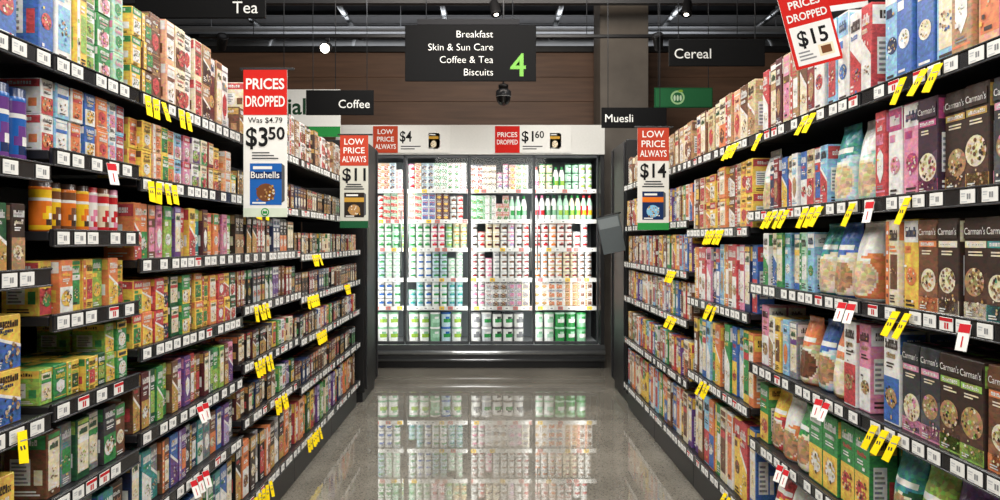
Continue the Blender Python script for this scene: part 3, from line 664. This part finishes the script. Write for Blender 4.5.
fp('kick_plate',lambda m:(m.cbox((FX0,7.36,0),(FX1,7.4,.1),'black',METAL),m.cbox((FX0,7.30,.1),(FX1,7.338,.236),'3a3c3e',METAL)))
fp('bumper_rail',lambda m:m.tube((FX0,7.275,.165),(FX1,7.275,.165),.022,'silver',CHROME,10))
fp('bumper_rail',lambda m:m.tube((FX0,7.28,.09),(FX1,7.28,.09),.014,'grey',CHROME,10))
DB=[-1.51,-.86,-.21,.445,1.095]
for i in range(4):
    a,b=DB[i]+.003,DB[i+1]-.003; c=(a+b)/2
    m=MB()
    for q in((a,.245,a+.012,2.155),(b-.012,.245,b,2.155),(a,.245,b,.275),(a,2.13,b,2.155)): m.cbox((q[0]-c,0,q[1]-.24),(q[2]-c,.03,q[3]-.24),'3a3e42',METAL,.003)
    dr=obj('door',m.mesh('door'),(c,FY,.24),fr0)
    m=MB(); m.face([(a+.011-c,.015,.033),(b-.011-c,.015,.033),(b-.011-c,.015,1.892),(a+.011-c,.015,1.892)],'white',GLASS); obj('glass_pane',m.mesh('glass_pane'),(c,FY,.24),dr)
    m=MB(); hx=(b-.03-c) if i%2==0 else (a+.03-c)
    m.tube((hx,-.03,.75),(hx,-.03,1.35),.007,'silver',CHROME,10); m.tube((hx,-.03,.8),(hx,0,.8),.006,'silver',CHROME,8); m.tube((hx,-.03,1.3),(hx,0,1.3),.006,'silver',CHROME,8)
    obj('door_handle',m.mesh('door_handle'),(c,FY,.24),dr)
for x in DB[1:4]:
    fp('light_tube',lambda m:(m.cbox((x-.018,7.342,.26),(x+.018,7.36,2.14),'silver',METAL),m.tube((x,7.37,.28),(x,7.37,2.12),.01,'white',LED,8)))
fs=[1.823,1.509,1.216,.903,.61]
for z in fs:
    fp('shelf',lambda m:(m.cbox((FX0+.01,7.5,z-.018),(FX1-.05,8.01,z-.002),'a4aaad',METAL),m.cbox((FX0+.01,7.485,z-.038),(FX1-.05,7.498,z+.004),'d8d8d4',PAPER)))
def ftk(z):
    def f(m):
        x=FX0+.05
        while x<FX1-.1:
            m.cbox((x,7.482,z-.033),(x+.05,7.4845,z+.001),'yellow' if random.random()<.18 else ('white' if random.random()<.75 else 'soft_red'),PAPER,.0005); m.rect(x+.012,z-.024,x+.035,z-.012,7.4815,'grey'); x+=random.choice([.075,.09,.12])
    return f
for z in fs: fp('ticket_strip',ftk(z))
YT='yoghurt_tub'; MB_='milk_bottle'; CH='cheese_packet'; DT='dessert_carton'
rows=[(1.823,.3,[[E(CH,'c',.065,.07,.08,"cream/white/gold soft_green/white/red white/soft_red/pink white/red/green tan/white/red pale_blue/white/navy",1,4),E(YT,'t',.07,.09,.07,"white/pink/red white/mint/green",1,3)],[E(CH,'c',.065,.065,.08,"cream/brown/white soft_red/white/yellow white/navy/red white/gold/red beige/cream/tan white/soft_green/yellow",1,4),E(YT,'t',.065,.09,.065,"white/soft_green/green white/pink/lilac",1,3)],[E(YT,'t',.07,.09,.07,"white/soft_green/lime white/soft_red/pink mint/dark_green/white cream/green/white",1,3),E(MB_,'b',.06,.24,.06,"white/green/lime white/soft_red/pink",1,1)]]),
 (1.509,.29,[[E(CH,'c',.07,.07,.08,"maroon/white/yellow cream/soft_red/white brown/gold/white white/blue/red beige/yellow/white soft_green/red/white",1,4),E(YT,'t',.07,.085,.07,"white/soft_red/red white/grey/brown",1,3)],[E(CH,'c',.065,.085,.08,"soft_red/white/green soft_green/green/lime white/green/white white/soft_green/red",1,3),E(MB_,'b',.06,.25,.06,"white/green/soft_green mint/white/green",1,1)],[E(MB_,'b',.06,.26,.06,"mint/soft_green/lime white/dark_green/soft_green mint/red/yellow cream/green/lime white/pink/red",1,1)]]),
 (1.216,.275,[[E(YT,'t',.075,.088,.075,"soft_green/white/lime white/soft_green/green cream/gold/soft_green mint/white/green white/pink/red",1,3)],[E(YT,'t',.075,.086,.075,"white/soft_red/red white/grey/brown white/silver/dark_brown cream/white/maroon white/pink/lilac",1,3)],[E(YT,'t',.08,.086,.08,"white/soft_red/maroon white/dark_red/red white/silver/red white/peach/orange",1,3)]]),
 (.903,.29,[[E(YT,'t',.08,.07,.08,"white/soft_green/mint pale_blue/grey/green white/pale_blue/green white/white/blue",1,4)],[E(YT,'t',.075,.07,.075,"white/silver/brown white/silver/grey white/grey/dark_red white/pink/pink",1,4)],[E(YT,'t',.075,.07,.075,"white/silver/orange white/grey/brown white/gold/soft_red cream/grey/dark_red",1,4)]]),
 (.61,.27,[[E(YT,'t',.08,.087,.08,"white/pale_blue/green white/grey/blue pale_blue/soft_green/teal",1,3)],[E(DT,'c',.075,.087,.08,"white/grey/brown white/silver/red silver/grey/pink cream/white/grey",1,3),E(YT,'t',.075,.087,.075,"white/grey/pink white/silver/brown",1,3)],[E(DT,'c',.075,.087,.08,"white/peach/gold cream/gold/red white/orange/brown peach/white/gold white/silver/orange",1,3)]]),
 (.237,.34,[[E(YT,'t',.11,.155,.11,"soft_green/white/mint white/soft_green/lime pale_blue/blue/green",1,2)],[E(YT,'t',.11,.155,.11,"white/dark_grey/green white/grey/grey silver/white/green",1,2)],[E(YT,'t',.11,.155,.11,"soft_green/green/white white/soft_green/mint green/mint/white",1,2)]])]
for z,clear,sp in rows:
    for di in range(4):
        spec=sp[max(0,di-1)]
        a,b=(DB[di],DB[di+1])
        if di==0: a=-1.2
        if b>1.09: b=1.09
        x=a+(.006 if di else .02); i=0; seq=[(e,c) for e in spec for c in e[5]]; random.shuffle(seq)
        while True:
            e,c=seq[i%len(seq)]; i+=1; kind,sh,w,h,d,_,n,st,style=e
            if x+w>b-.001:
                break
            rep=random.choice([1,2,2])
            for k in range(rep):
                if x+w>b-.001: break
                s=min(st,int(clear/h)); s=s if random.random()<.95 else max(1,s-1)
                v=variant(kind,sh,w,h,d,c,style)
                yj=random.uniform(0,.02)
                for q in range(s): place(v,(x+w/2,7.512+d/2+yj,z+q*h+(0 if z<.3 else -.001)),0)
                x+=w+.002

def placard(x0,x1,red,p,extra):
    w=x1-x0
    def pp(m):
        m.rect(-w/2,0,w/2,.27,-.001,'e4e4e0')
        m.rect(-w/2,.0,-w/2+.25,.27,-.0014,'b8452c' if red!='PRICES DROPPED' else 'c8241e')
        if extra: packpic(m,.17,.04,.27,.2,extra,'gold','cream',seed=4)
    def ll(m):
        ws=red.split()
        for i,t in enumerate(ws): m.text(t,-w/2+.125,.19-i*.075-(0.03 if len(ws)==2 else 0),.068,-.002,'white',maxw=.21,bold=.015)
        m.text(p[0],-w/2+.33,.115,.15,-.002,'black',maxw=.12,bold=.015)
        if len(p)>1: m.text(p[1],-w/2+.45,.15,.1,-.002,'black',maxw=.09,bold=.015)
        m.rect(-w/2+.28,.06,-w/2+.48,.07,-.002,'dark_grey'); m.rect(-w/2+.28,.035,-w/2+.42,.045,-.002,'dark_grey')
    sign('price_placard',"white price placard with red block on the fridge header","price sign",((x0+x1)/2,7.29,2.18),w,.27,.004,'white',pp,ll)
placard(-1.18,-.4,'LOW PRICE ALWAYS',['$4'],'peach'); placard(.05,.82,'PRICES DROPPED',['$1','60'],'mint')

# ---------------- instantiate products
for kind,lst in PL.items():
    lst.sort(key=lambda t:t[0])
    grp=kind.replace('_',' ')+'s on the shop shelves'; cat=kind.replace('_',' ')
    for (d,v,loc,rz) in lst[:300]:
        o=bpy.data.objects.new(kind,v[0]); COL.objects.link(o); o.location=loc; o.rotation_euler=(0,0,rz)
        o['label']=v[2]; o['category']=cat; o['group']=grp
    rem=lst[300:]
    if rem:
        M=MB()
        for (d,v,loc,rz) in rem:
            c,s=math.cos(rz),math.sin(rz)
            M.merge(v[1],lambda p:(p[0]*c-p[1]*s+loc[0],p[0]*s+p[1]*c+loc[1],p[2]+loc[2]))
        o=bpy.data.objects.new(kind,M.mesh(kind)); COL.objects.link(o); o['kind']='stuff'; o['label']='assorted '+kind.replace('_',' ')+'s lined up in rows on the shelves'; o['category']=cat; o['group']=grp
    print(kind,len(lst))

# ---------------- lights
def area(name,loc,target,sx,sy,power,col=(1,.96,.9)):
    l=bpy.data.lights.new(name,'AREA'); l.shape='RECTANGLE'; l.size=sx; l.size_y=sy; l.energy=power; l.color=col
    o=bpy.data.objects.new(name,l); COL.objects.link(o); o.location=loc
    d=Vector(target)-Vector(loc); o.rotation_euler=d.to_track_quat('-Z','Y').to_euler(); return o
for k in range(4):
    y=1.0+k*1.5; e=36+k*3
    area('ceiling_or_fill_light',(.75,y,3.5),(-1.05,y+.05,.8),.3,1.2,e); area('ceiling_or_fill_light',(-.75,y,3.5),(1.05,y+.05,.8),.3,1.2,e)
area('ceiling_or_fill_light',(0,-1.2,2.8),(0,3.0,.6),2.4,.8,78)  # added fill from behind the camera, evens brightness on the product fronts
area('ceiling_or_fill_light',(0,6.3,3.9),(0,8.9,3.0),3.0,.3,26,(1,.86,.72))
area('ceiling_or_fill_light',(0,6.1,3.75),(0,7.3,2.2),2.5,.3,14)
area('ceiling_or_fill_light',(0,9.3,3.5),(0,10.5,4.7),6,.5,60,(.95,.97,1))  # added upward fill to brighten roof beams and ceiling, not a fitted lamp
for x in DB[1:4]+[-1.2,.95]:
    area('fridge_lamp',(x,7.385,1.2),(x,8.0,1.2),.05,1.8,4,(1,.99,.95))
area('fridge_lamp',(-.18,7.42,2.12),(-.18,7.62,.2),2.5,.06,4,(1,.99,.95))
w=bpy.data.worlds.new('World'); SC.world=w; w.use_nodes=True; w.node_tree.nodes['Background'].inputs[0].default_value=(.05,.05,.055,1)

cam=bpy.data.cameras.new('Camera'); co=bpy.data.objects.new('Camera',cam); COL.objects.link(co)
cam.sensor_width=36; cam.lens=26.0; cam.shift_x=.01; cam.shift_y=-.01
co.location=(0,0,1.3); co.rotation_euler=(math.pi/2,0,0); SC.camera=co
